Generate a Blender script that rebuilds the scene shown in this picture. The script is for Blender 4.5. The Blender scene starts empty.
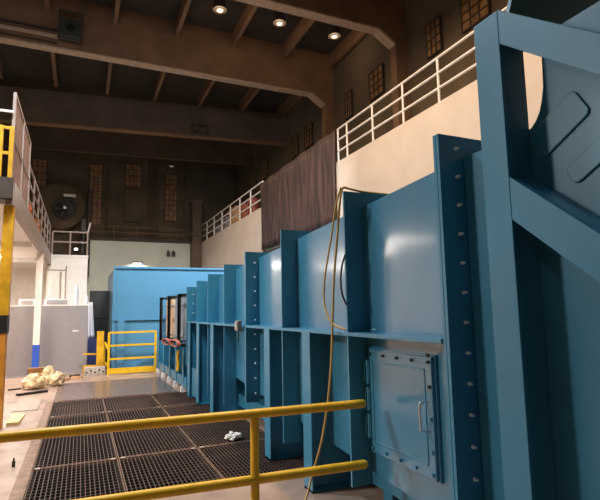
import bpy, bmesh, math, random
from mathutils import Vector, Matrix, noise
random.seed(7)
S = bpy.context.scene
COL = S.collection
PI = math.pi

# ------------------------------------------------------------------ materials
def mat(name, col, rough=0.5, metal=0.0, var=0.12, scale=6.0, bump=0.0, bscale=40.0, emit=None, estr=0.0,
        coat=0.0, stretch=None, col2=None, spec=0.5):
    m = bpy.data.materials.new(name); m.use_nodes = True
    nt = m.node_tree; nt.nodes.clear()
    out = nt.nodes.new('ShaderNodeOutputMaterial'); b = nt.nodes.new('ShaderNodeBsdfPrincipled')
    nt.links.new(b.outputs[0], out.inputs[0])
    tc = nt.nodes.new('ShaderNodeTexCoord'); mp = nt.nodes.new('ShaderNodeMapping')
    nt.links.new(tc.outputs['Object'], mp.inputs[0])
    if stretch: mp.inputs['Scale'].default_value = stretch
    n = nt.nodes.new('ShaderNodeTexNoise'); n.inputs['Scale'].default_value = scale; n.inputs['Detail'].default_value = 6
    nt.links.new(mp.outputs[0], n.inputs['Vector'])
    r = nt.nodes.new('ShaderNodeValToRGB')
    c2 = col2 or tuple(min(1, c*(1+var)) for c in col)
    c1 = tuple(c*(1-var) for c in col)
    r.color_ramp.elements[0].position = .35; r.color_ramp.elements[1].position = .68
    r.color_ramp.elements[0].color = (*c1, 1); r.color_ramp.elements[1].color = (*c2, 1)
    nt.links.new(n.outputs[0], r.inputs[0]); nt.links.new(r.outputs[0], b.inputs['Base Color'])
    b.inputs['Metallic'].default_value = metal; b.inputs['Roughness'].default_value = rough
    b.inputs['Specular IOR Level'].default_value = spec
    if coat: b.inputs['Coat Weight'].default_value = coat; b.inputs['Coat Roughness'].default_value = .12
    if bump:
        n2 = nt.nodes.new('ShaderNodeTexNoise'); n2.inputs['Scale'].default_value = bscale
        nt.links.new(mp.outputs[0], n2.inputs['Vector'])
        bp = nt.nodes.new('ShaderNodeBump'); bp.inputs['Strength'].default_value = bump; bp.inputs['Distance'].default_value = .02
        nt.links.new(n2.outputs[0], bp.inputs['Height']); nt.links.new(bp.outputs[0], b.inputs['Normal'])
    if emit:
        b.inputs['Emission Color'].default_value = (*emit, 1); b.inputs['Emission Strength'].default_value = estr
    return m

M = dict(
 blue=mat('blue_enamel', (.034,.20,.325), .42, var=.10, scale=1.3, bump=.05, bscale=5, coat=.25),
 shell=mat('blue_enamel_shell', (.040,.19,.31), .34, var=.10, scale=.9, bump=.05, bscale=2.2, coat=.8, spec=.7),
 chamber=mat('glow_lit_blue_enamel', (.075,.235,.385), .38, var=.08, scale=.7, coat=.3),  # blue enamel lightened, the glow on the chamber is put into the colour
 yellow=mat('yellow_paint', (.74,.44,.014), .38, var=.10, scale=9, bump=.08, bscale=30),
 yellow_old=mat('worn_yellow_paint', (.62,.33,.01), .5, var=.25, scale=5),
 orange=mat('ochre_paint', (.58,.24,.02), .5, var=.2, scale=5),
 concrete=mat('worn_concrete', (.315,.228,.18), .36, var=.28, scale=2.2, bump=.15, bscale=18),
 curb=mat('grating_curb_concrete', (.20,.125,.09), .6, var=.3, scale=8, bump=.2),
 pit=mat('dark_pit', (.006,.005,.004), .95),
 grate=mat('dark_grating', (.046,.026,.019), .6, var=.3, scale=3),
 clip=mat('grating_clip_steel', (.55,.44,.36), .4, metal=.5),
 steel=mat('floor_plate_steel', (.125,.088,.075), .26, metal=.0, var=.15, scale=.8, spec=.8),
 white_wall=mat('cream_painted_wall', (.60,.495,.40), .7, var=.06, scale=1.2, bump=.05),
 white=mat('white_paint', (.80,.76,.70), .5, var=.05),
 far_white=mat('pale_far_wall', (.62,.62,.52), .7, var=.07, scale=.8),
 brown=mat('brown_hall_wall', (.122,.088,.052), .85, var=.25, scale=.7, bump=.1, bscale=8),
 beam=mat('concrete_beam_paint', (.21,.118,.062), .75, var=.18, scale=1.1),
 beam_edge=mat('lit_soffit_beam_paint', (.50,.34,.23), .7, var=.12),  # paler than the beams: floor bounce on the soffits painted in
 dark_beam=mat('crane_girder_paint', (.125,.082,.052), .75, var=.2, scale=1),
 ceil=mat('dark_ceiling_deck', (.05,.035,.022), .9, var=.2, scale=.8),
 pane=mat('amber_pane', (.24,.125,.045), .5, var=.35, scale=3, emit=(1,.5,.15), estr=.004),
 frame_dark=mat('dark_window_frame', (.055,.038,.026), .7),
 rail_white=mat('white_handrail_paint', (.78,.72,.66), .45, var=.08),
 rail_grey=mat('grey_handrail_paint', (.30,.235,.20), .5, var=.1),
 tarp=mat('brown_tarpaulin', (.026,.011,.008), .6, col2=(.07,.033,.024), var=.35, scale=2.0, stretch=(1,3.5,.35), bump=.5, bscale=3),
 grey=mat('grey_panel_laminate', (.27,.25,.25), .5, var=.05),
 grey_d=mat('grey_louver', (.27,.25,.25), .6, var=.1),
 black=mat('black_paint', (.012,.011,.011), .45, var=.3),
 black_m=mat('matte_black_cabinet', (.010,.011,.010), .6, var=.3, scale=3),
 colblue=mat('blue_column_band', (.03,.10,.50), .45, var=.08),
 cream=mat('cream_wrapped_plastic', (.60,.46,.27), .45, var=.25, scale=14, bump=.5, bscale=20),
 card=mat('cardboard', (.50,.30,.14), .8, var=.15),
 board=mat('pale_yellow_board', (.66,.47,.20), .6, var=.15),
 sheet=mat('pale_paper_sheet', (.32,.26,.215), .7, var=.06),
 chrome=mat('bright_steel', (.75,.74,.72), .25, metal=.9, var=.05),
 bolt=mat('galvanised_bolt', (.85,.86,.85), .3, metal=.2, var=.05),
 cord=mat('tan_cord_jacket', (.50,.33,.10), .5, var=.1),
 cord_blk=mat('black_cord_jacket', (.03,.022,.018), .5),
 red=mat('red_hose', (.42,.13,.09), .5, var=.25, scale=20),
 tan=mat('tan_window_blank', (.72,.50,.32), .6, var=.2, scale=5),
 glass=mat('grey_window_blank', (.33,.36,.40), .25, var=.2, scale=4),
 lens=mat('lamp_lens', (.35,.32,.29), .3, emit=(1,.86,.72), estr=.12),
 tube=mat('fluorescent_tube', (.9,.9,.9), .3, emit=(1,.95,.9), estr=6),
 drum=mat('orange_drum', (.50,.14,.045), .5, var=.2),
 drum_r=mat('red_brown_drum', (.26,.06,.03), .6, var=.2),
 mesh_p=mat('brown_wire_mesh', (.24,.13,.09), .6, var=.2),
 olive=mat('olive_hoist', (.035,.040,.028), .6, var=.2),
 plastic=mat('clear_white_plastic', (.62,.62,.68), .35, var=.1),
 navy=mat('navy_bin', (.02,.025,.10), .5),
 fan=mat('dark_fan_grey', (.05,.045,.04), .5),
 wood_grey=mat('grey_stone_tray', (.42,.37,.32), .8, var=.3, scale=10),
)

# ------------------------------------------------------------------ mesh builder
class MB:
    def __init__(s): s.v=[]; s.f=[]; s.sm=[]
    def add(s, vs, fs, smooth=False):
        o=len(s.v); s.v += [tuple(v) for v in vs]; s.f += [tuple(i+o for i in f) for f in fs]; s.sm += [smooth]*len(fs); return s
    def hexa(s, p):   # p: bottom 4 (ccw from above), top 4
        return s.add(p, [(3,2,1,0),(4,5,6,7),(0,1,5,4),(1,2,6,5),(2,3,7,6),(3,0,4,7)])
    def box(s, x0,x1,y0,y1,z0,z1):
        return s.hexa([(x0,y0,z0),(x1,y0,z0),(x1,y1,z0),(x0,y1,z0),(x0,y0,z1),(x1,y0,z1),(x1,y1,z1),(x0,y1,z1)])
    def prism(s, pts, axis, a, b):   # pts 2D in the other two axes (order xyz minus axis)
        n=len(pts)
        def mk(p,t):
            q=list(p); q.insert(axis,t); return tuple(q)
        ar=sum(pts[i][0]*pts[(i+1)%n][1]-pts[(i+1)%n][0]*pts[i][1] for i in range(n))
        if (ar<0) != (axis==1): pts=pts[::-1]
        vs=[mk(p,a) for p in pts]+[mk(p,b) for p in pts]
        fs=[tuple(range(n-1,-1,-1)),tuple(range(n,2*n))]+[(i,(i+1)%n,n+(i+1)%n,n+i) for i in range(n)]
        return s.add(vs,fs)
    def bar(s, p, q, w, h=None):     # rectangular bar p->q
        p=Vector(p); q=Vector(q); h=h or w; d=(q-p).normalized()
        up=Vector((0,0,1)) if abs(d.z)<.95 else Vector((0,1,0))
        r=d.cross(up).normalized()*w/2; u=r.cross(d).normalized()*h/2
        vs=[p-r-u,p+r-u,p+r+u,p-r+u,q-r-u,q+r-u,q+r+u,q-r+u]
        return s.add(vs,[(0,1,2,3),(7,6,5,4),(0,4,5,1),(1,5,6,2),(2,6,7,3),(3,7,4,0)])
    def tube(s, pts, r, n=10, cap=True):
        pts=[Vector(p) for p in pts]; rings=[]; m=len(pts); prev=None
        for i,p in enumerate(pts):
            d=(pts[min(i+1,m-1)]-pts[max(i-1,0)]).normalized()
            if prev is None:
                up=Vector((0,0,1)) if abs(d.z)<.9 else Vector((0,1,0)); a=d.cross(up).normalized()
            else: a=(prev-d*prev.dot(d)).normalized()
            prev=a; b=d.cross(a)
            rr=r[i] if isinstance(r,(list,tuple)) else r
            rings.append([p+(a*math.cos(2*PI*k/n)+b*math.sin(2*PI*k/n))*rr for k in range(n)])
        vs=[v for R in rings for v in R]
        fs=[(i*n+k,i*n+(k+1)%n,(i+1)*n+(k+1)%n,(i+1)*n+k) for i in range(m-1) for k in range(n)]
        s.add(vs,fs,True)
        if cap:
            s.add(rings[0],[tuple(range(n-1,-1,-1))]); s.add(rings[-1],[tuple(range(n))])
        return s
    def cyl(s, c, r, h, n=24, axis=2, r2=None):
        d=[0,0,0]; d[axis]=h; c=Vector(c); return s.tube([c,c+Vector(d)],[r, r if r2 is None else r2],n)
    def build(s, name, m, parent=None, bevel=0, **tags):
        me=bpy.data.meshes.new(name); me.from_pydata(s.v,[],s.f)
        me.polygons.foreach_set('use_smooth', s.sm)
        me.materials.append(M[m] if isinstance(m,str) else m); me.update()
        bm=bmesh.new(); bm.from_mesh(me); bmesh.ops.recalc_face_normals(bm,faces=bm.faces); bm.to_mesh(me); bm.free()
        o=bpy.data.objects.new(name,me); COL.objects.link(o)
        if bevel:
            b=o.modifiers.new('bevel','BEVEL'); b.width=bevel; b.segments=2; b.limit_method='ANGLE'
        if parent:
            o.parent=parent; o.matrix_parent_inverse=Matrix.Translation(parent.location).inverted()
        for k,v in tags.items(): o[k]=v
        return o
def thing(name, label, cat, loc=(0,0,0), group=None):
    o=bpy.data.objects.new(name,None); COL.objects.link(o); o.location=loc; o.empty_display_size=.1
    o['label']=label; o['category']=cat
    if group: o['group']=group
    return o
def struct(name, mb, m): return mb.build(name,m,kind='structure')
def spline(pts, n=8):
    P=[Vector(p) for p in pts]; P=[2*P[0]-P[1]]+P+[2*P[-1]-P[-2]]; out=[]
    for i in range(1,len(P)-2):
        for k in range(n):
            t=k/n; a,b,c,d=P[i-1:i+3]
            out.append(.5*((2*b)+(c-a)*t+(2*a-5*b+4*c-d)*t*t+(3*b-a-3*c+d)*t**3))
    return out+[P[-2]]

# ------------------------------------------------------------------ room shell
GX0,GX1,GY0,GY1 = -.45,2.5,5.2,11.25
f=MB(); T=-.9
f.box(-14,10,-10,GY0,T,0); f.box(-14,10,GY1,33.4,T,0); f.box(-14,GX0,GY0,GY1,T,0); f.box(GX1,10,GY0,GY1,T,0)
struct('floor',f,'concrete')
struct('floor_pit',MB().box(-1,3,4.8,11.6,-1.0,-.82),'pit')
struct('trim_1',MB().box(-.575,GX0,GY0-.05,GY1,-.1,.012),'curb')
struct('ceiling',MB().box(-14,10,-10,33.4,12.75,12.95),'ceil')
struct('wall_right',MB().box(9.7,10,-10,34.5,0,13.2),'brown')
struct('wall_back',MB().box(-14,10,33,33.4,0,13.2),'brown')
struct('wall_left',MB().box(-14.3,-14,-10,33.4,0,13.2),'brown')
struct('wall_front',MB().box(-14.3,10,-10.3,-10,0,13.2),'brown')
# pale block wall at the end of the hall with dark coping
struct('wall_end_pale',MB().box(.2,6.9,32,32.9,0,6.2),'far_white')
struct('trim_2',MB().box(.15,6.9,31.85,32.95,6.2,6.36),'frame_dark')
# cream walkway wall along the duct (with a recess behind the tarpaulin)
w=MB(); w.box(7,9.7,-10,12.9,0,6.2); w.box(7,9.7,19.55,32.9,0,6.2); w.box(7,9.7,12.9,19.55,0,3.95); w.box(8.2,9.7,12.9,19.55,3.95,6.2)
struct('wall_walkway',w,'white_wall')
# roof beams: web, lower flange, knee bracket and wall pilaster
def roof_beam(name,y,zb,zt,m,me,pil=True,d=.32):
    b=MB(); b.box(-14,9.7,y,y+d,zb+.05,zt)
    o=struct(name,b,m)
    e=MB(); e.box(-14,8.6,y-.02,y+d+.02,zb,zb+.05)
    e.prism([(8.58,zb),(8.58,zb+.05),(8.66,zb+.05),(9.27,zb-.33),(9.25,zb-.4),(9.2,zb-.4)],1,y-.02,y+d+.02)
    e.build('beam_flange',me,o)
    if pil:
        k=MB(); k.prism([(8.62,zb+.05),(9.7,zb+.05),(9.7,6.2),(9.25,6.2),(9.25,zb-.34)],1,y,y+d)
        k.build('pilaster',m,o)
    return o
roof_beam('trim_3',7.4,10.82,12.75,'beam','beam_edge')
roof_beam('trim_4',12.6,10.82,12.75,'beam','beam_edge')
roof_beam('trim_5',17.78,10.82,12.75,'beam','beam_edge')
def girder(name,yl,yr,zb,zt,d,m,me):
    b=MB(); b.hexa([(-14,yl,zb+.05),(9.7,yr,zb+.05),(9.7,yr+d,zb+.05),(-14,yl+d,zb+.05),(-14,yl,zt),(9.7,yr,zt),(9.7,yr+d,zt),(-14,yl+d,zt)])
    o=struct(name,b,m)
    e=MB(); e.hexa([(-14,yl-.02,zb),(9.7,yr-.02,zb),(9.7,yr+d+.02,zb),(-14,yl+d+.02,zb),(-14,yl-.02,zb+.05),(9.7,yr-.02,zb+.05),(9.7,yr+d+.02,zb+.05),(-14,yl+d+.02,zb+.05)])
    e.build('beam_flange',me,o); return o
o=girder('trim_6',26.0,23.1,10.5,12.1,.4,'dark_beam','beam')  # flange in the paler beam colour to suggest a lit soffit
yg=26.0-2.9*(5.2+14)/23.7
tg=MB(); tg.box(4.75,5.6,yg-.06,yg+.1,10.62,11.08); tg.build('girder_plate','frame_dark',o)
tx=bpy.data.curves.new('plate_lettering','FONT'); tx.body='P50'; tx.size=.42; tx.extrude=.01; tx.align_x='CENTER'; tx.materials.append(M['beam'])
to=bpy.data.objects.new('plate_lettering',tx); COL.objects.link(to); to.location=(5.18,yg-.08,10.7); to.rotation_euler=(PI/2,0,0); to.parent=o
girder('trim_7',31.4,29.2,11.1,12.5,.3,'dark_beam','dark_beam')
# purlins between the beams
n=8
for y0,y1 in ((12.92,17.78),(18.1,24.0),(7.72,12.6)):
    for k in range(8):
        x=-5.74+k*2.18
        p=MB(); p.box(x-.03,x+.03,y0,y1,12.2,12.75); p.box(x-.07,x+.07,y0,y1,12.13,12.2)
        struct('trim_%d'%n,p,'beam'); n+=1
# windows
wn=1
def wall_window(x0,x1,y0,y1,z0,z1,nu,nv):
    global wn
    fr=MB(); along_y = x1-x0<y1-y0
    u0,u1=(y0,y1) if along_y else (x0,x1)
    def bx(mb,a,b,c,d,e0,e1):
        if along_y: mb.box(x0+e0,x0+e1,a,b,c,d)
        else: mb.box(a,b,y0+e0,y0+e1,c,d)
    for i in range(nu+1):
        u=u0+(u1-u0)*i/nu; bx(fr,u-.018,u+.018,z0,z1,0,.1)
    for j in range(nv+1):
        z=z0+(z1-z0)*j/nv; bx(fr,u0,u1,z-.018,z+.018,0,.1)
    o=struct('window_%d'%wn,fr,'frame_dark'); wn+=1
    pn=MB(); bx(pn,u0,u1,z0,z1,.03,.07); pn.build('pane','pane',o)
for y,w_ in ((8.95,1),(10.85,.65),(13.95,.9),(16.2,.5),(19.9,.8),(21.6,.8),(26,1),(28,1)):
    wall_window(9.6,9.7,y,y+w_,9.45,10.5,3,4)
wall_window(.22,.97,32.9,33,7.3,11.2,3,9)
wall_window(2.38,3.32,32.9,33,9.92,11.45,4,4)
wall_window(4.9,5.68,32.9,33,7.8,11.0,3,9)
wall_window(-3.0,-2.2,32.9,33,7.3,11.2,3,9)
# boxed panel under the middle far window, dark corner column, conduits
struct('trim_70',MB().box(2.35,3.4,32.85,33,7.6,9.7),'brown')
cb=MB(); cb.box(6.4,6.98,31.2,31.95,0,9.0); cb.box(6.3,7.0,31.1,32,8.75,8.95); cb.box(6.3,6.98,31.1,32,6.6,6.75)
struct('trim_71',cb,'dark_beam')
for i,x in enumerate((3.8,4.0,4.2,4.4,1.3,6.1)):
    struct('trim_%d'%(72+i),MB().tube([(x,32.85,6.36),(x,32.85,12.7)],.05,8),'dark_beam')

# ------------------------------------------------------------------ duct
XO,XS,XB = 2.1,2.3,4.9
zt=lambda y: 2.735-.058*(y-2.5)
ft=lambda y: 2.88-.071*(y-2.46)
zb=lambda y: .365+.077*(y-3.47)
ZL=1.55
def shell_seg(y0,y1):
    mb=MB(); mb.hexa([(XS,y0,zb(y0)),(XB,y0,zb(y0)),(XB,y1,zb(y1)),(XS,y1,zb(y1)),(XS,y0,zt(y0)),(XB,y0,zt(y0)),(XB,y1,zt(y1)),(XS,y1,zt(y1))]); return mb
def ring(y,t,z1,dz=.12,z0=None):
    mb=MB(); mb.box(XO,XS,y,y+t,ZL,z1+dz); mb.box(XS,XB+.2,y,y+t,z1-.03,z1+dz); return mb
def bolts(parent,y,z0,z1,step,x=2.235):
    z=z0
    while z<z1:
        mb=MB(); mb.tube([(x,y,z),(x,y-.012,z)],.013,6); mb.tube([(x,y-.012,z),(x,y-.03,z)],.008,8)
        mb.build('bolt','bolt',parent); z+=step
def flange(parent,y,z0,z1,step,parts_label):
    mb=MB(); mb.box(XO,XS,y,y+.025,z0,z1); mb.box(XS,XB+.2,y,y+.025,z1-.25,z1)
    mb.box(XO,XS,y+.03,y+.055,z0,z1); mb.box(XS,XB+.2,y+.03,y+.055,z1-.25,z1)
    o=mb.build('bolted_flange','blue',parent,label=parts_label)
    bolts(o,y,z0+.12,z1-.08,step)
def tcol(parent,y,w=.19,z0=0,zt_=ZL-.02):
    mb=MB(); mb.box(XO-.02,XO,y-w/2,y+w/2,z0,zt_); mb.box(XO,XS+.0,y-.012,y+.012,z0,zt_)
    mb.box(XS,2.75,y-.012,y+.012,z0,zb(y)+.0); mb.box(XO-.02,2.85,y-w/2,y+w/2,z0,z0+.02)
    mb.build('stiffener_column','blue',parent)
def section(label,y0,y1,fins,cols):
    t=thing('wind_tunnel_section',label,'tunnel section',(3.6,(y0+y1)/2,0),'bolted wind tunnel sections')
    shell_seg(y0,y1).build('shell','shell',t)
    MB().box(XO-.01,XS,y0,y1,ZL-.03,ZL).build('ledge','blue',t)
    for y in fins:
        mb=ring(y,.022,zt(y),ft(y)-zt(y)); mb.box(XO,XS,y,y+.022,.28,ZL-.03); mb.build('stiffener_fin','blue',t)
    for y in cols: tcol(t,y)
    # skid under the section
    mb=MB(); mb.box(2.55,2.75,y0+.1,y1-.1,.12,.32); mb.box(4.5,4.7,y0+.1,y1-.1,.12,.32)
    k=y0+.35
    while k<y1-.1:
        mb.box(2.6,4.8,k-.07,k+.07,0,.12); mb.box(2.6,2.7,k-.05,k+.05,.3,zb(k)+.01); mb.box(4.55,4.65,k-.05,k+.05,.3,zb(k)+.01); k+=1.1
    mb.build('skid_frame','blue',t)
    return t
sA=section('blue tunnel section with a bolted access hatch beside the yellow railing',2.51,6.58,[3.72,5.23],[4.555,5.70])
sB=section('blue ribbed tunnel section between the bolted flange with the junction box and the windowed section',6.66,10.76,[7.73,8.84,9.77],[8.46,9.6,10.45])
flange(sA,2.445,.2,2.88,.19,'blue flange with bright bolt heads')
flange(sA,6.59,.5,2.58,.2,'blue flange with bright bolt heads')
flange(sB,10.77,.6,2.29,.2,'blue flange with bright bolt heads')
# light base channel at the foot of section B
MB().box(2.13,2.2,9.72,10.35,.05,.6).build('foot_plate','blue',sB)

# hatch on section A
HY0,HY1,HZ0,HZ1=2.81,3.68,.555,1.415
fr=MB(); fr.box(XS-.025,XS,HY0,HY1,HZ0,HZ1)
hatch=fr.build('access_hatch','shell',sA,bevel=.004)
pl=MB(); pl.box(XS-.05,XS-.02,HY0+.012,HY1-.05,HZ0+.012,HZ1-.012); door=pl.build('hatch_door','shell',hatch,bevel=.006)
bd=MB(); a,b_,c,d=HY0+.085,HY1-.09,HZ0+.10,HZ1-.10
for (p,q,r_,s_) in ((a,b_,c,c+.012),(a,b_,d-.012,d),(a,a+.012,c,d),(b_-.012,b_,c,d)): bd.box(XS-.055,XS-.045,p,q,r_,s_)
bd.build('weld_bead','blue',hatch)
for (y,z) in [(HY0+.04+i*.19,HZ1-.05) for i in range(5)]+[(HY0+.04+i*.19,HZ0+.05) for i in range(5)]+[(HY0+.035,HZ0+.2+i*.22) for i in range(4)]:
    MB().cyl((XS-.066,y,z),.013,.02,6,0).build('hatch_bolt','black' if z>1.0 else 'blue',hatch)
for z in (HZ1-.2,HZ1-.42,HZ1-.64):
    h=MB(); h.box(XS-.06,XS-.02,HY1-.05,HY1-.02,z-.09,z+.09); h.tube([(XS-.06,HY1-.03,z-.1),(XS-.06,HY1-.03,z+.1)],.012,8)
    h.tube(spline([(XS-.05,HY1-.005,z-.085),(XS-.07,HY1+.006,z-.06),(XS-.06,HY1+.006,z+.06),(XS-.05,HY1-.005,z+.085)],4),.006,6)
    h.build('hinge','blue',hatch)
hd=MB(); hd.tube(spline([(XS-.04,HY0+.07,.89),(XS-.10,HY0+.075,.895),(XS-.115,HY0+.075,.92),(XS-.115,HY0+.075,1.06),(XS-.10,HY0+.075,1.085),(XS-.04,HY0+.07,1.09)],5),.0085,8)
hd.build('pull_handle','chrome',hatch,label='bright steel pull handle')
# weld-on lifting eye on ledge
MB().tube(spline([(2.15,3.42,ZL-.005),(2.15,3.42,ZL+.03),(2.15,3.36,ZL+.03),(2.15,3.36,ZL-.005)],4),.006,6).build('lifting_eye','blue',sA)

# near section with inclined ribs
sN=thing('wind_tunnel_section','tall blue tunnel section with inclined ribs and rounded doubler plates, carrying the thick post','tunnel section',(3.6,1.4,0),'bolted wind tunnel sections')
XP=XO
curve=[(1.90,2.745),(1.865,2.775),(1.835,2.82),(1.815,2.88),(1.80,2.95),(1.795,3.07),(1.79,3.24),(-.4,3.26)]
side=[(2.44,.29),(2.44,2.737)]+curve+[(-.4,.12)]
MB().prism(side,0,XS,XS+.03).build('side_shell','blue',sN)
MB().prism([(2.44,.29),(2.44,2.737),(1.93,2.745),(1.93,.29)],0,XS+.03,XB).build('shell','shell',sN)
pst=MB(); pst.box(XP-.02,XP,1.88,2.06,0,3.40); pst.box(XP,XS,1.91,1.95,0,3.40); pst.build('post','blue',sN,bevel=.003,label='thick light blue T shaped post')
MB().box(XP-.02,XS+.6,1.88,2.06,0,.02).build('post_foot','blue',sN)
def incline(za,zb_,name,web):
    sl=.81; y0,y1=1.88,-.4
    mb=MB(); mb.prism([(y0,za),(y0,zb_),(y1,zb_-sl*(y0-y1)),(y1,za-sl*(y0-y1))],0,XP-.018,XP+.004)
    if web=='top': z0=za-.03; z1=za
    else: z0=zb_; z1=zb_+.03
    mb.prism([(y0,z0),(y0,z1),(y1,z1-sl*(y0-y1)),(y1,z0-sl*(y0-y1))],0,XP+.004,XS)
    mb.build(name,'blue',sN,bevel=.003)
incline(3.405,3.20,'inclined_rib','low')
incline(2.44,2.205,'inclined_rib','top')
MB().prism([(XP+.1,3.405),(XS,3.30),(XS+1.2,3.30),(XS+1.2,3.85),(XP+.27,3.85),(XP+.12,3.42)],1,1.93,1.96).build('upper_gusset','blue',sN)
def rrect(cx,cz,w,h,ang,r,x0,x1):
    pts=[]
    for (sx,sz,a0) in ((1,1,0),(-1,1,90),(-1,-1,180),(1,-1,270)):
        for k in range(6):
            a=math.radians(a0+k*18); px=sx*(w/2-r)+r*math.cos(a); pz=sz*(h/2-r)+r*math.sin(a)
            pts.append((cx+px*math.cos(ang)-pz*math.sin(ang), cz+px*math.sin(ang)+pz*math.cos(ang)))
    return MB().prism(pts,0,x0,x1)
for cy,cz,hh in ((1.725,2.70,.175),(1.53,2.485,.11)):
    rrect(cy,cz,.34,hh,math.radians(-29),.035,XS-.014,XS).build('doubler_plate','blue',sN,bevel=.005)

# test section with black framed windows
tsec=thing('wind_tunnel_section','blue test section with three black window uprights beside the steel floor plate','tunnel section',(3.6,13.5,0),'bolted wind tunnel sections')
ts=MB(); ts.box(2.35,4.85,10.84,15.3,.9,2.22); ts.build('shell','shell',tsec)
for y in (11.35,12.75,14.1):
    u=MB(); u.box(2.0,2.07,y-.05,y-.02,.98,2.16); u.box(2.0,2.03,y-.05,y+.05,.98,2.16); u.box(2.0,2.35,y-.05,y-.02,2.1,2.16); u.box(2.0,2.35,y-.05,y-.02,.98,1.04); u.build('window_upright','black',tsec)
for (y0,y1,m) in ((12.95,14.0,'tan'),(11.5,12.6,'glass')):
    MB().box(2.16,2.36,y0,y1,1.1,2.08).build('window_blank',m,tsec,label='tan window blank' if m=='tan' else 'grey window blank')
cr=MB()
for z in (1.2,1.9): cr.tube([(2.06,11.1,z),(2.06,14.1,z)],.014,8)
cr.build('clamp_bar','chrome',tsec)
for y in (11.2,12.1,13.0,14.0,15.0):
    mb=MB(); mb.box(2.1,2.12,y-.07,y+.07,.12,.95); mb.box(2.12,2.36,y-.012,y+.012,.12,.95); mb.build('leg','blue',tsec)
    MB().box(2.06,2.2,y-.06,y+.06,0,.12).build('foot_pad','white',tsec,label='white foot pad')
MB().box(2.12,2.17,10.9,15.2,.12,.32).build('base_channel','blue',tsec)
MB().box(2.36,4.8,10.9,15.2,.1,.9).build('lower_body','blue',tsec)
for i,(y,z) in enumerate(((12.5,1.03),(11.35,1.06))):
    pts=[]
    for k in range(90):
        a=k/90*2*PI*6; pts.append((1.945+.03*math.sin(k*.7),y+.52*math.cos(a)*(1+.1*math.sin(k)),z+.07*math.sin(a)))
    h=MB().tube(pts,.016,6); h.build('hanging_hose_coil','red',label='red hose coil hanging from the test section, '+('the one toward the chamber' if i==0 else 'the one next to the ribbed section'),category='hose',group='red hose coils on the test section')
MB().tube(spline([(2.02,11.25,.9),(2.0,11.25,.75),(2.01,11.25,.6),(2.0,11.25,.45)],6),.035,8).build('yellow_hose','yellow',label='short yellow hose hanging below the black window uprights',category='hose')

# settling chamber
ch=thing('settling_chamber','large plain blue chamber box behind the yellow barrier at the end of the tunnel','chamber',(3,17.9,0))
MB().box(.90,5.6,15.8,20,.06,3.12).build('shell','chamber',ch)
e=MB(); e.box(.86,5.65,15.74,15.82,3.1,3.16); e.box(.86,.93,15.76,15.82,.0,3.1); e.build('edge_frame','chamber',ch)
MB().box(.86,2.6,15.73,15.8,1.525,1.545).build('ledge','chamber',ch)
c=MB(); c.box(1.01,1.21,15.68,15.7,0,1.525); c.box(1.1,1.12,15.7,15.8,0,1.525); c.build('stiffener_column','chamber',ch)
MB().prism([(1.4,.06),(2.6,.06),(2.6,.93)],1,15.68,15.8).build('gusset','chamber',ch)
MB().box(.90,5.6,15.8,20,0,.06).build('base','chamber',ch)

# junction box with cables, hung on the ledge
jb=thing('junction_box','small grey junction box with dangling cables on the tunnel ledge by the bolted flange','junction box',(2.07,6.8,1.47))
MB().box(2.03,2.09,6.75,6.87,1.47,1.61)  .build('box','grey_d',jb,bevel=.004)
MB().box(2.02,2.03,6.76,6.86,1.48,1.60).build('lid','wood_grey',jb)
MB().tube(spline([(2.05,6.8,1.47),(2.05,6.78,1.37),(2.06,6.83,1.31),(2.07,6.85,1.42)],5),.009,6).build('cable','cord_blk',jb)

# cord hanging over the fin
pts=[(2.7,3.76,2.805),(2.5,3.75,2.805),(2.3,3.74,2.806),(2.14,3.71,2.815),(2.07,3.68,2.805),(2.05,3.70,2.70),(2.05,3.76,2.43),(2.05,3.85,2.03),(2.05,3.90,1.66),(2.05,3.94,1.32),(2.05,4.02,.97),(2.05,4.18,.55),(2.0,4.28,.25),(1.93,4.27,.06),(1.85,4.2,.012),(1.7,4.0,.012)]
MB().tube(spline(pts,8),.0105,8).build('extension_cord','cord',label='tan extension cord hanging over a tunnel fin down to the floor',category='cord')
pts=[(2.03,3.64,2.80),(2.01,3.70,2.66),(2.01,3.80,2.40),(2.01,3.93,2.10),(2.02,4.0,1.90),(2.02,3.98,1.76),(2.04,3.90,1.63),(2.10,3.80,1.575),(2.17,3.775,1.563),(2.25,3.82,1.563)]
MB().tube(spline(pts,8),.009,8).build('cord','cord',label='brown cord looped from the fin top onto the ledge',category='cord')
pts=[(2.085,3.70,2.22),(2.06,3.72,2.12),(2.055,3.74,2.0),(2.06,3.73,1.88),(2.085,3.70,1.78)]
MB().tube(spline(pts,8),.009,8).build('cord','cord_blk',label='short black cord loop on the edge of the fin above the ledge',category='cord')

# ------------------------------------------------------------------ foreground yellow guardrail
g=thing('guardrail','yellow pipe guardrail crossing in front of the floor grating','guardrail',(0,3.65,0))
for z,nm in ((1.0,'top_rail'),(.54,'mid_rail')):
    xe=2.07
    MB().tube([(-3.5,3.84,z),(xe-.012,3.46,z),(xe,3.46,z),(xe+.015,3.46,z),(xe+.024,3.46,z)],[.034,.034,.033,.026,.012],16).build(nm,'yellow',g)
for x in (1.185,-.75,-2.7):
    yy=3.46+(2.07-x)*.0682
    MB().tube([(x,yy,0),(x,yy,.975)],.032,16).build('post','yellow',g)
    MB().box(x-.08,x+.08,yy-.08,yy+.08,0,.012).build('base_plate','yellow',g)

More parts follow.
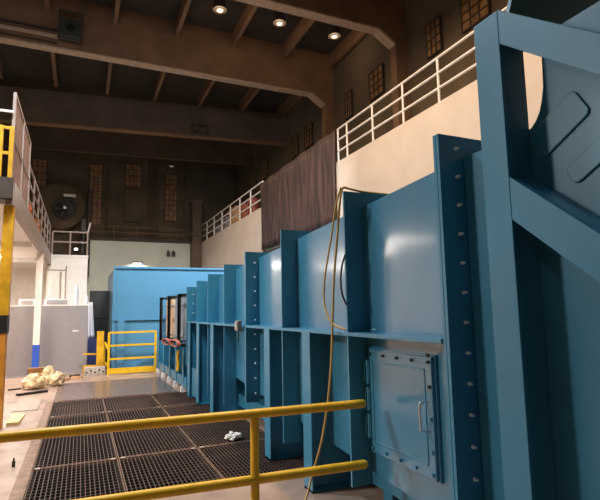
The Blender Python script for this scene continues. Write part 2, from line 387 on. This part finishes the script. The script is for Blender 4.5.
# ------------------------------------------------------------------ floor gratings
xs=[GX0,.465,1.43,GX1]; ys=[GY0,6.58,8.3,9.66,GY1]
rown=['edge row beside the guardrail','second row from the guardrail','third row from the guardrail','row against the steel plate']
coln=['bordering the open floor','middle column','tucked beside the tunnel']
for i in range(3):
    for j in range(4):
        x0,x1,y0,y1=xs[i]+.006,xs[i+1]-.006,ys[j]+.012,ys[j+1]-.012
        t=thing('floor_grating','dark floor grating panel, %s, %s'%(rown[j],coln[i]),'grating',((x0+x1)/2,(y0+y1)/2,0),'floor grating panels')
        nb=int(round((x1-x0)/.045)); mb=MB()
        for k in range(nb+1):
            x=x0+.004+(x1-x0-.008)*k/nb; mb.box(x-.0045,x+.0045,y0,y1,-.018,0)
        nb=int(round((y1-y0)/.10))
        for k in range(nb+1):
            y=y0+.006+(y1-y0-.012)*k/nb; mb.box(x0,x1,y-.006,y+.006,-.005,.0008)
        mb.build('bar_grid','grate',t)
        eb=MB(); eb.box(x0,x1,y0,y0+.018,-.035,.003); eb.box(x0,x1,y1-.018,y1,-.035,.003); eb.box(x0,x0+.008,y0,y1,-.035,.002); eb.box(x1-.008,x1,y0,y1,-.035,.002)
        eb.build('edge_band','curb',t)
        for (cx,cy) in ((x0+.05,y1-.03),(x1-.05,y1-.03)):
            MB().box(cx-.025,cx+.025,cy-.02,cy+.02,0,.012).build('clip','clip',t)
# bearers under the gratings
for k,y in enumerate(ys[1:4]):
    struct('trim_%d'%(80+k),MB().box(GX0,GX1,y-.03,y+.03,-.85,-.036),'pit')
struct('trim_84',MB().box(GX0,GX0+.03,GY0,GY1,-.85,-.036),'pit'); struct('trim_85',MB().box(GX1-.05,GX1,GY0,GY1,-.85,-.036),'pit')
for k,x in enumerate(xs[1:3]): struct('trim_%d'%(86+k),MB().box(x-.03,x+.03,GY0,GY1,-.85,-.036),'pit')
MB().box(-.45,2.0,11.27,14.0,0,.012).build('floor_plate','steel',label='smooth steel floor plate between the grating and the far blue chamber',category='floor plate')

# crumpled paper on the grating
def lump(name,c,sx,sy,sz,m,amp,sd,**tags):
    bm=bmesh.new(); bmesh.ops.create_icosphere(bm,subdivisions=4,radius=1)
    for v in bm.verts:
        d=1+amp*noise.noise(v.co*2.1+Vector((sd,sd*2,0)))+amp*.6*noise.noise(v.co*5+Vector((sd,0,sd)))
        v.co=Vector((v.co.x*sx*d,v.co.y*sy*d,max(v.co.z,-.55)*sz*d))
    mz=min(v.co.z for v in bm.verts)
    for v in bm.verts: v.co+=Vector((c[0],c[1],c[2]-mz))
    me=bpy.data.meshes.new(name); bm.to_mesh(me); bm.free(); me.materials.append(M[m])
    for p in me.polygons: p.use_smooth=True
    o=bpy.data.objects.new(name,me); COL.objects.link(o)
    for k,v in tags.items(): o[k]=v
    return o
lump('crumpled_paper',(1.96,6.74,.002),.10,.09,.05,'white',.6,3,label='crumpled white paper lying on the dark grating',category='paper')
lump('plastic_bag',(-.97,13.45,0),.26,.2,.20,'cream',.35,1,label='big cream plastic wrapped bundle lying lowest on the concrete by the blue banded column',category='bag',group='cream bundles on the floor')
lump('plastic_bag',(-.5,13.75,0),.17,.18,.17,'cream',.5,5,label='cream crumpled bundle nearest the steel floor plate',category='bag',group='cream bundles on the floor')
lump('plastic_bag',(-.70,14.25,0),.15,.17,.26,'cream',.3,9,label='upright rounded cream bundle behind the other bundles',category='bag',group='cream bundles on the floor')
bx=thing('cardboard_box','open brown cardboard box behind the cream bundles','box',(-1.0,14.7,0))
w_=MB(); w_.box(-1.2,-.8,14.5,14.52,0,.34); w_.box(-1.2,-.8,14.88,14.9,0,.34); w_.box(-1.2,-1.18,14.5,14.9,0,.34); w_.box(-.82,-.8,14.5,14.9,0,.34); w_.box(-1.2,-.8,14.5,14.9,0,.02); w_.build('body','card',bx)
MB().hexa([(-1.2,14.5,.34),(-.8,14.5,.34),(-.8,14.515,.34),(-1.2,14.515,.34),(-1.2,14.38,.40),(-.8,14.38,.40),(-.8,14.39,.41),(-1.2,14.39,.41)]).build('flap','card',bx)
MB().bar((-1.22,12.5,.025),(-.65,12.8,.025),.10,.05).build('pry_bar','black',label='dark tool bar lying in front of the cream bundles',category='tool')
MB().bar((-1.5,13.5,.015),(-1.25,13.6,.015),.05,.03).build('steel_bar','black',label='short dark strip on the floor beside the yellow column',category='tool')
MB().hexa([(-1.03,9.25,0),(-.86,9.25,0),(-.84,10.1,0),(-1.04,10.2,0),(-1.03,9.25,.05),(-.86,9.25,.05),(-.84,10.1,.02),(-1.04,10.2,.02)]).build('flat_board','board',label='yellowish flat board on the concrete near the yellow column foot',category='board')
MB().box(-1.1,-.68,10.5,11.8,0,.012).build('paper_sheet','sheet',label='pale flat sheet on the floor beyond the yellowish board',category='sheet')
bt=MB(); bt.cyl((-.66,6.79,0),.018,.06,12); bt.cyl((-.66,6.79,.06),.018,.02,12,r2=.008); bt.cyl((-.66,6.79,.08),.009,.02,10)
bt.build('small_bottle','black',label='tiny dark bottle standing on the concrete beside the grating',category='bottle')
for (x,y,a) in ((-.1,15.4,.3),(-.05,15.0,-.4),(-.3,14.7,.9)):
    d=Vector((math.cos(a),math.sin(a),0))*.14; p=Vector((x,y,.03))
    MB().bar(p-d,p+d,.07,.06).build('scrap_block','black' if y>15.25 else 'card',label={.3:'dark scrap piece on the floor near the stone tray',-.4:'brown scrap block between tray and steel plate',.9:'small brown block beside the upright cream bundle'}[a],category='scrap')

# ------------------------------------------------------------------ barrier, bollard, tray, cabinet by the chamber
gt=thing('safety_barrier','yellow three rail barrier gate in front of the blue chamber','barrier',(1.4,15.35,0))
for x in (.76,2.06): MB().box(x-.03,x+.03,15.27,15.33,0,1.2).build('post','yellow',gt)
for z in (1.19,.82,.44): MB().bar((.76,15.3,z),(2.06,15.3,z),.05,.055).build('rail','yellow',gt)
MB().box(.76,2.06,15.28,15.32,0.02,.18).build('toe_board','yellow',gt)
bo=thing('bollard','yellow rectangular bollard with a side bracket beside the black cabinet','bollard',(.55,16.0,0))
MB().box(.46,.65,15.9,16.1,0,1.22).build('post','yellow_old',bo)
k=MB(); k.bar((.68,16.0,.9),(.68,16.0,0),.05); k.bar((.78,15.7,.7),(.78,15.7,0),.05); k.bar((.68,16.0,.88),(.78,15.68,.68),.05); k.bar((.68,16.0,.3),(.78,15.68,.22),.05); k.build('side_bracket','yellow',bo)
k=MB(); k.bar((.1,16.25,.55),(.48,16.05,.55),.05); k.box(.1,.46,16.1,16.25,0,.22); k.build('toe_rail','yellow_old',bo)
tr=thing('stone_tray','grey tray of small parts at the foot of the yellow bollard','tray',(.4,15.6,0))
MB().box(.14,.70,15.5,15.78,0,.22).build('tray','wood_grey',tr,bevel=.01)
for k in range(5): MB().cyl((.2+k*.11,15.495,.08+.05*(k%2)),.028,.02,8,1).build('hole_plug','black',tr)
cb=thing('cabinet','black tall equipment cabinet between the pale far wall and the blue chamber','cabinet',(.45,18,0))
MB().box(.25,.86,17.6,18.3,0,2.5).build('body','black_m',cb,bevel=.01)
for z0,z1 in ((.1,.75),(.8,1.55),(1.6,2.4)): MB().box(.28,.83,17.57,17.61,z0,z1).build('door','black_m',cb,bevel=.006)
MB().box(.14,.25,17.6,17.8,1.75,2.1).build('side_box','black',cb)
MB().box(.22,.5,16.9,17.4,0,.95).build('storage_bin','navy',label='dark navy bin in front of the black cabinet',category='bin',)
ps=[]; mb=MB(); nx,nz=14,10
for i in range(nx+1):
    for j in range(nz+1):
        u=i/nx; v=j/nz; ps.append((.2+.22*u*(1-.4*v),17.5+.05*math.sin(u*17+v)-.10*(1-v),.97+1.15*v))
fs=[(i*(nz+1)+j,(i+1)*(nz+1)+j,(i+1)*(nz+1)+j+1,i*(nz+1)+j+1) for i in range(nx) for j in range(nz)]
mb.add(ps,fs,True); o=mb.build('plastic_sheet','plastic',label='white plastic sheet draped over the navy bin by the black cabinet',category='plastic sheet')
so=o.modifiers.new('s','SOLIDIFY'); so.thickness=.01

# ------------------------------------------------------------------ grey partitions and things behind
for (x0,x1,y,l) in ((-1.92,-1.22,16.3,'narrow grey partition panel beside the yellow column'),(-1.18,.19,16.5,'wide grey partition panel beside the black cabinet')):
    t=thing('partition_panel',l,'partition',((x0+x1)/2,y,0),'grey partition panels')
    MB().box(x0,x1,y,y+.05,0.02,2.0).build('panel','grey',t,bevel=.004)
    MB().box(x0-.01,x1+.01,y-.005,y+.055,2.0,2.03).build('cap','white',t)
    MB().box(x0,x1,y-.1,y+.15,0,.02).build('foot','grey_d',t)
MB().box(-.22,-.06,16.492,16.5,1.22,1.26).build('door_pull','white',bpy.data.objects['partition_panel.001'])
for (x0,x1,l) in ((-1.8,-1.37,'louvered grey cabinet whose top shows over the narrow partition'),(-1.09,-.38,'louvered grey cabinet whose top shows over the wide partition')):
    t=thing('louver_cabinet',l,'cabinet',((x0+x1)/2,18,0),'louvered cabinets behind the partitions')
    MB().box(x0,x1,17.75,18.3,0,2.24).build('body','white',t)
    mb=MB()
    for k in range(4): mb.box(x0+.06,x1-.04,17.73,17.75,2.03+k*.05,2.06+k*.05)
    mb.build('louver','grey_d',t)
MB().tube(spline([(-1.25,18.6,0),(-1.25,18.6,3.15),(-1.2,18.6,3.24),(-.57,18.6,3.24),(-.52,18.6,3.15),(-.52,18.6,0)],5),.022,8).build('pipe_arch','rail_grey',label='thin grey pipe arch rising behind the wide partition',category='pipe')
for x,l in ((-.98,'thin pipe inside the pipe arch, beside the white column'),(-.68,'thin pipe inside the pipe arch, away from the white column')):
    MB().tube([(x,18.6,0),(x,18.6,3.2)],.02 if x<-.8 else .03,8).build('pipe',('white','rail_grey')[x>-.8],label=l,category='pipe')
mb=MB(); mb.cyl((-.16,17.5,0),.07,2.5,16); mb.cyl((-.16,17.5,2.5),.07,.2,16,r2=.03)
mb.build('paper_roll','plastic',label='tall white roll standing behind the wide partition',category='roll')
mb=MB(); mb.cyl((.14,16.75,0),.06,2.15,12); mb.cyl((.14,16.75,2.15),.06,.22,12,r2=.015)
mb.build('paper_roll','plastic',label='shorter pale roll standing at the end of the wide partition',category='roll')

# ------------------------------------------------------------------ mezzanine
MX=-1.05
MZ0,MZ1=3.52,3.9
struct('floor_mezzanine',MB().box(-13.9,MX-.12,8.95,21.3,MZ0,MZ1-.02),'white')
struct('trim_90',MB().box(MX-.12,MX,8.95,19.7,MZ0,MZ1),'rail_grey')
struct('trim_91',MB().box(-13.9,MX-.02,8.83,8.95,MZ0+.08,MZ1+.04),'frame_dark')
struct('wall_mezzanine_end',MB().box(-1.17,.16,19.7,24,0,MZ1-.08).box(-13.9,-1.17,21.3,24,0,MZ1-.08),'white')
struct('floor_mezzanine_end',MB().box(-13.9,.18,21.3,24,MZ1-.08,MZ1).box(-1.17,.18,19.68,21.3,MZ1-.08,MZ1),'white')
struct('wall_mezzanine_side',MB().box(-7.2,-7.0,9.0,21.3,0,MZ0),'white')
struct('trim_92',MB().box(-2.12,-1.98,17.0,17.2,0,MZ0),'white')
MB().box(-13.9,MX-.12,13.5,13.65,MZ0-.12,MZ0).build('trim_93','white',kind='structure')
MB().box(-13.9,MX-.12,17.4,17.55,MZ0-.12,MZ0).build('trim_94','white',kind='structure')
pc=thing('support_column','white square column with a blue band at its foot under the mezzanine','column',(-1.14,16,0))
MB().box(-1.225,-1.055,15.92,16.09,.9,MZ0).build('shaft','white',pc)
MB().box(-1.227,-1.053,15.918,16.092,0.0,.9).build('painted_base','colblue',pc,label='blue painted foot')
yc=thing('support_column','yellow steel column at the mezzanine corner with a black band','column',(-1.15,9.1,0))
MB().box(-1.20,-1.055,9.03,9.2,1.75,MZ0+.12).build('shaft','yellow_old',yc)
MB().box(-1.34,-1.055,8.95,9.22,1.47,1.75).build('guard_band','black',yc,label='black guard band')
MB().box(-1.33,-1.07,8.96,9.21,0,1.47).build('base','orange',yc,label='ochre painted foot')
sr=thing('stair_rail','yellow stair handrail beside the yellow mezzanine column','handrail',(-1.5,8.7,0))
for z in (2.85,2.38): MB().tube([(-1.18,8.8,z-.12),(-3.0,8.8,z+1.1)],.03,8).build('rail','yellow',sr)
for x in (-1.3,-2.2): MB().tube([(x,8.8,0),(x,8.8,2.75+(-1.18-x)*.65)],.03,8).build('post','yellow',sr)
yr=thing('mezzanine_gate','yellow gate railing on the mezzanine edge above the yellow column','gate',(-1.3,8.88,MZ1))
for x in (-1.12,-1.27,-2.2): MB().bar((x,8.88,MZ1+.04),(x,8.88,4.80),.06).build('post','yellow_old',yr)
for z in (4.77,4.35): MB().bar((-1.12,8.88,z),(-3.2,8.88,z),.045).build('rail','yellow_old',yr)
MB().bar((-1.12,8.93,5.07),(-3.2,8.93,5.07),.035).build('upper_bar','rail_white',yr,label='pale upper bar')
# tall mesh screen
ms=thing('mesh_screen','tall brown wire mesh screen on the mezzanine edge beyond the yellow gate','screen',(MX-.06,10.5,MZ1))
k=MB(); a0,a1,h=9.0,11.6,5.42
MG=MX-.07
for y in (a0,(a0+a1)/2,a1): k.bar((MG,y,MZ1),(MG,y,h),.045)
for z in (MZ1+.03,4.65,h): k.bar((MG,a0,z),(MG,a1,z),.04)
k.build('frame','rail_grey',ms)
k=MB(); nn=30
for i in range(1,nn):
    y=a0+(a1-a0)*i/nn; k.box(MG-.006,MG+.006,y-.006,y+.006,MZ1,h)
for i in range(1,18):
    z=MZ1+(h-MZ1)*i/18; k.box(MG-.006,MG+.006,a0,a1,z-.006,z+.006)
k.build('wire_mesh','mesh_p',ms)
def guard(name,label,x,ys_,z0,hs,mm,r=.025,axis='y',fixed=None):
    t=thing(name,label,'railing',(x,ys_[0],z0) if axis=='y' else (ys_[0],fixed,z0))
    P=(lambda u,z:(x,u,z)) if axis=='y' else (lambda u,z:(u,fixed,z))
    for u in ys_: MB().tube([P(u,z0),P(u,z0+hs[0])],r,8).build('post',mm,t)
    for h_ in hs: MB().tube([P(ys_[0],z0+h_),P(ys_[-1],z0+h_)],r,8).build('rail',mm,t)
    return t
guard('railing','grey railing along the mezzanine edge beyond the mesh screen',MG,[11.75,13.0,14.3,15.6,16.9,18.2,19.6],MZ1,[1.06,.7,.35],'rail_grey',.022)
guard('railing','grey railing across the end of the mezzanine in front of the fan',0,[-1.04,-.45,.13],MZ1,[.86,.48],'rail_grey',.03,'x',19.75)
MB().bar((.12,19.78,4.7),(.22,19.78,5.15),.06).build('rail_bracket','rail_grey',bpy.data.objects['railing.001'])
for i,(x,y,m,l) in enumerate(((-1.5,12.4,'drum','orange drum behind the mezzanine railing nearest the mesh screen'),(-1.5,14.4,'drum','orange drum in the middle of the mezzanine railing'),(-1.5,16.9,'drum','orange drum on the mezzanine farthest from the mesh screen'))):
    t=thing('drum',l,'drum',(x,y,MZ1),'orange drums on the mezzanine')
    q=MB(); q.cyl((x,y,MZ1-.02),.27,.78,20); q.build('barrel',m,t)
    q=MB()
    for z in (.05,.3,.55,.74): q.cyl((x,y,MZ1+z-.02),.28,.025,20)
    q.build('hoop',m,t)
MB().box(-2.0,-1.5,15.2,15.9,MZ1-.02,MZ1+.5).build('crate','wood_grey',label='grey crate among the orange drums on the mezzanine',category='crate')
# fluorescent fittings under the mezzanine
for i,(x,y,l) in enumerate(((-2.2,16.6,'fluorescent light under the mezzanine over the narrow partition'),(-3.2,12.5,'fluorescent light under the mezzanine ahead of the stair'),(-4.6,16.6,'fluorescent light under the deep part of the mezzanine'))):
    t=thing('ceiling_light',l,'light',(x,y,MZ0),'fluorescent lights under the mezzanine')
    MB().box(x-.1,x+.1,y-.6,y+.6,MZ0-.06,MZ0).build('housing','white',t)
    MB().tube([(x,y-.55,MZ0-.085),(x,y+.55,MZ0-.085)],.025,8).build('tube','tube',t)

# ------------------------------------------------------------------ right walkway
guard('railing','white three bar railing on the cream wall between the thick post and the tarpaulin',7.06,[2.7,4.07,5.43,6.8,8.11,9.42,10.8,12.2,12.75],6.2,[1.05,.70,.35],'rail_white',.03)
guard('railing','white three bar railing on the cream wall beyond the tarpaulin',7.06,[19.6,21.3,23.0,24.7,26.4,28.2,30.0,31.7],6.2,[1.14,.76,.38],'rail_white',.035)
for (x,y,w_,h_,m,n_,l) in ((7.5,22.2,.55,.95,'drum_r','drum','red brown drum on the cream wall walkway beside the tarpaulin'),(7.55,23.4,.6,.95,'drum_r','drum','red brown drum on the walkway next to the tan carton')):
    t=thing(n_,l,'drum',(x,y,6.2),'drums on the walkway')
    MB().cyl((x,y,6.2),w_/2,h_,20).build('barrel',m,t)
    q=MB(); [q.cyl((x,y,6.2+z),w_/2+.012,.03,20) for z in (.03,.33,.63,.92)]; q.build('hoop',m,t)
for (y0,y1,h_,m,l) in ((24.3,25.7,1.05,'card','tall tan carton on the walkway between the drums and the grey crates'),(26.2,27.4,.8,'grey_d','grey crate on the walkway touching the tan carton side'),(27.8,29.0,.6,'grey_d','low grey crate on the walkway at the far end')):
    t=thing('carton' if m=='card' else 'crate',l,'crate',(7.6,(y0+y1)/2,6.2))
    MB().box(7.25,7.95,y0,y1,6.202,6.2+h_).build('body',m,t,bevel=.02)
    MB().box(7.23,7.97,y0-.02,y1+.02,6.2+h_*.9,6.2+h_).build('lid',m,t)
# tarpaulin
ps=[]; mb=MB(); ny,nz=90,10
for i in range(ny+1):
    y=12.72+(19.55-12.72)*i/ny
    for j in range(nz+1):
        v=j/nz; z=4.3+2.9*v
        ps.append((6.93-.05*math.sin(i*.83+1.3*v)*(1.15-v)-.03*math.sin(i*.31+v*4),y,z))
fs=[(i*(nz+1)+j,(i+1)*(nz+1)+j,(i+1)*(nz+1)+j+1,i*(nz+1)+j+1) for i in range(ny) for j in range(nz)]
mb.add(ps,fs,True); o=mb.build('tarpaulin','tarp',label='brown tarpaulin hung from the walkway rail over the cream wall',category='tarpaulin')
so=o.modifiers.new('s','SOLIDIFY'); so.thickness=.012
t=guard('railing','short white railing in the recess under the brown tarpaulin',7.15,[13.2,15.3,17.3,19.4],3.95,[.35,.18],'rail_white',.035)
# far end walkway railing
guard('railing','dim brown railing above the pale far wall',0,[.3,1.7,3.1,4.5,6.0],6.36,[.75,.4],'beam',.025,'x',32.0)

# ------------------------------------------------------------------ fan, lamps, hoist
fn=thing('wall_fan','large round dark fan on the far wall above the mezzanine end','fan',(-1.24,31.3,8.05))
c=Vector((-1.06,31.3,7.93))
pts=[c+Vector((math.cos(a)*.56,0,math.sin(a)*.56)) for a in [k*2*PI/40 for k in range(41)]]
MB().tube(pts,.06,8,False).build('ring','fan',fn)
q=MB()
for k in range(5):
    a=k*2*PI/5; d=Vector((math.cos(a),0,math.sin(a))); p=Vector((-math.sin(a),0,math.cos(a)))
    q.add([c+d*.1-p*.06+Vector((0,.05,0)),c+d*.5-p*.2+Vector((0,.1,0)),c+d*.5+p*.16-Vector((0,.05,0)),c+d*.1+p*.06-Vector((0,.05,0)),
           c+d*.1-p*.06+Vector((0,.07,0)),c+d*.5-p*.2+Vector((0,.12,0)),c+d*.5+p*.16-Vector((0,.03,0)),c+d*.1+p*.06-Vector((0,.03,0))],
          [(0,1,2,3),(7,6,5,4),(0,4,5,1),(1,5,6,2),(2,6,7,3),(3,7,4,0)])
q.build('blade','fan',fn)
MB().cyl((c.x,c.y-.15,c.z),.09,.3,16,1).build('hub','chrome',fn)
q=MB(); q.cyl((c.x,c.y+.12,c.z),.6,.06,28,1); q.build('backing_plate','black',fn)
q=MB(); q.bar((c.x,c.y+.2,c.z-.7),(c.x,33,c.z-.7),.12); q.bar((c.x,c.y+.2,c.z+.6),(c.x,33,c.z+.6),.12); q.build('wall_bracket','fan',fn)
MB().box(c.x-.1,c.x+.55,c.y-.1,c.y+.1,c.z+.68,c.z+.84).build('hood_lip','rail_white',fn)
dr=MB(); dr.tube([(-1.35,31.62,8.1),(-1.35,31.9,8.1),(-1.35,32.9,8.1)],[1.35,1.35,1.35],28); dr.tube([(-1.35,31.55,8.1),(-1.35,31.62,8.1)],[1.2,1.38],28); dr.build('fan_cowl','brown',fn)
mb=MB(); mb.tube([(.25,31.4,MZ1),(.25,31.4,9.2)],.12,10); mb.tube([(-.02,31.2,MZ1),(-.02,31.2,7.4)],.09,10); mb.box(-.15,.1,31.1,31.5,6.6,7.3)
mb.build('vent_duct','fan',label='dark vertical vent pipes beside the round fan',category='pipe')
for i,(x,y,l) in enumerate(((4.02,15.35,'ceiling lamp between the roof beams, first of three from the hoist side'),(6.2,15.3,'ceiling lamp in the middle of the three between the roof beams'),(8.44,15.3,'ceiling lamp closest to the windows wall between the roof beams'))):
    t=thing('ceiling_lamp',l,'lamp',(x,y,12.7),'round lamps under the roof')
    q=MB(); q.cyl((x,y,12.02),.24,.36,20,r2=.2); q.cyl((x,y,12.38),.05,.37,10); q.build('housing','frame_dark',t)
    MB().cyl((x,y,11.995),.11,.025,20).build('lens','lens',t)
t=thing('ceiling_lamp','tiny glowing lamp above the amber window of the far wall','lamp',(5.0,31.0,11))
MB().box(4.85,5.15,31.0,31.3,11.05,11.25).build('housing','frame_dark',t); MB().box(4.88,5.12,31.02,31.28,11.03,11.05).build('lens','lens',t)
MB().tube([(5.0,31.15,11.25),(5.0,31.15,12.75)],.03,8).build('stem','frame_dark',t)
hs=thing('hoist_trolley','dark olive hoist trolley fixed to the face of the second roof beam','hoist',(-.63,17.5,11.5))
MB().box(-.97,-.31,17.3,17.76,11.1,11.75).build('body','olive',hs,bevel=.02)
q=MB()
for x in (-.99,-.29): q.bar((x,17.33,10.95),(x,17.33,11.98),.06)
q.bar((-.99,17.33,11.96),(-.29,17.33,11.96),.06); q.bar((-.99,17.33,11.0),(-.29,17.33,11.0),.06); q.build('frame','frame_dark',hs)
MB().cyl((-.63,17.24,11.4),.13,.06,16,1).build('motor_cap','black',hs)
q=thing('trolley_rail','pale trolley rail running along the roof beam to the hoist','rail',(-5,17.7,11.2))
MB().box(-13.5,-1.05,17.62,17.72,11.13,11.23).build('bar','beam_edge',q)
MB().box(-13.5,-1.05,17.7,17.78,11.42,11.47).build('upper_strip','frame_dark',q); MB().box(-13.5,-1.05,17.7,17.78,10.96,11.0).build('lower_strip','frame_dark',q)
for i,(x,y,z,l) in enumerate(((4.98,31.8,5.5,'small twin floodlight on the pale far wall, first of the pair'),(5.3,31.8,5.5,'small twin floodlight on the pale far wall, second of the pair beside the dark column'))):
    t=thing('wall_mounted_floodlight',l,'floodlight',(x,y,z),'twin floodlights on the far wall')
    MB().box(x-.1,x+.1,31.65,31.85,z-.16,z+.1).build('head','black',t); MB().box(x-.04,x+.04,31.85,32,z,z+.2).build('bracket','black',t)
t=thing('wall_light','small bright lamp in the dark behind the mezzanine end railing','light',(-.39,31.3,5.5),)
MB().cyl((-.39,31.3,5.47),.09,.1,14).build('lens','tube',t); MB().box(-.45,-.33,31.25,33,5.57,5.63).build('bracket','frame_dark',t)
t=thing('wall_light','bright wall light on the pale far wall showing over the blue chamber','light',(3.1,31.9,4.85))
MB().box(2.85,3.4,31.75,32,4.82,4.93).build('housing','rail_grey',t); MB().box(2.9,3.35,31.77,31.97,4.79,4.82).build('lens','tube',t)

# ------------------------------------------------------------------ lights
def light(kind,name,loc,energy,col,size=1,rot=(0,0,0),sy=None,spread=None,spot=None):
    L=bpy.data.lights.new(name,kind); L.energy=energy; L.color=col
    if kind=='AREA':
        L.size=size
        if sy: L.shape='RECTANGLE'; L.size_y=sy
        if spread: L.spread=spread
    else: L.shadow_soft_size=size
    if kind=='SPOT': L.spot_size=spot; L.spot_blend=.5
    o=bpy.data.objects.new(name,L); COL.objects.link(o); o.location=loc; o.rotation_euler=rot; return o
WARM=(1,.70,.45); NEUT=(1,.92,.84)
for (x,y,e) in ((3.6,4.5,390),(3.6,9.5,390),(2.5,16,210),(2.5,22,170)):
    light('AREA','high_bay',(x,y,10.4),e,WARM,.8)
for (x,y,e) in ((-5,0,110),(-5,6.5,190)):
    light('AREA','side_fill',(x,y,8.5),e,NEUT,1.0,(0,math.radians(25),0))  # unseen fills added to brighten the near duct and fins
for (x,y,e) in ((-2.2,16.6,150),(-3.2,12.5,210),(-4.6,16.6,180),(-2.6,10.2,90)):
    light('AREA','fluorescent',(x,y,MZ0-.12),e,(1,.87,.79),1.1,(0,0,0),2.0)
light('AREA','cool_fill',(2.4,10.0,9.0),310,(.88,.95,1),1.0,(math.radians(52),0,math.radians(-18)),None,math.radians(85))  # unseen fill added to brighten the chamber front
light('AREA','side_fill',(-8.5,7.0,6.2),150,NEUT,1.2,(0,math.radians(-62),0),None,math.radians(85))  # unseen fill added to lift the duct faces toward the open floor
light('AREA','cool_fill',(.2,24.5,7.5),260,(.95,.97,1),1.0)
light('AREA','cool_fill',(-.6,6.5,8.5),520,(.82,.92,1),1.0,(math.radians(25),0,0))  # unseen cool fill added to light the fins along the duct
light('AREA','wall_wash',(3.1,31.86,4.78),70,(1,.97,.92),.5,(math.radians(-15),0,0),.12)
for x,y in ((4.02,15.35),(6.2,15.3),(8.44,15.3)):
    light('POINT','lamp_glow',(x,y,11.9),14,WARM,.12)
w=bpy.data.worlds.new('world'); S.world=w; w.use_nodes=True
w.node_tree.nodes['Background'].inputs[0].default_value=(1,.78,.6,1); w.node_tree.nodes['Background'].inputs[1].default_value=.02

# ------------------------------------------------------------------ camera
fpx=488.5; p=.12160; a=.42062; r=-.018805
F=Vector((math.sin(a)*math.cos(p),math.cos(a)*math.cos(p),math.sin(p))); R0=Vector((math.cos(a),-math.sin(a),0)); U0=R0.cross(F)
R=R0*math.cos(r)+U0*math.sin(r); U=U0*math.cos(r)-R0*math.sin(r)
cd=bpy.data.cameras.new('camera'); cam=bpy.data.objects.new('camera',cd); COL.objects.link(cam)
m=Matrix((R,U,-F)).transposed().to_4x4(); m.translation=Vector((0,0,1.75)); cam.matrix_world=m
cd.sensor_width=36; cd.sensor_fit='HORIZONTAL'; cd.lens=fpx/600*36; cd.clip_start=.05; cd.clip_end=200
S.camera=cam
vs=S.view_settings; vs.view_transform='Standard'; vs.look='None'; vs.gamma=1; vs.use_curve_mapping=False; vs.exposure=0.2
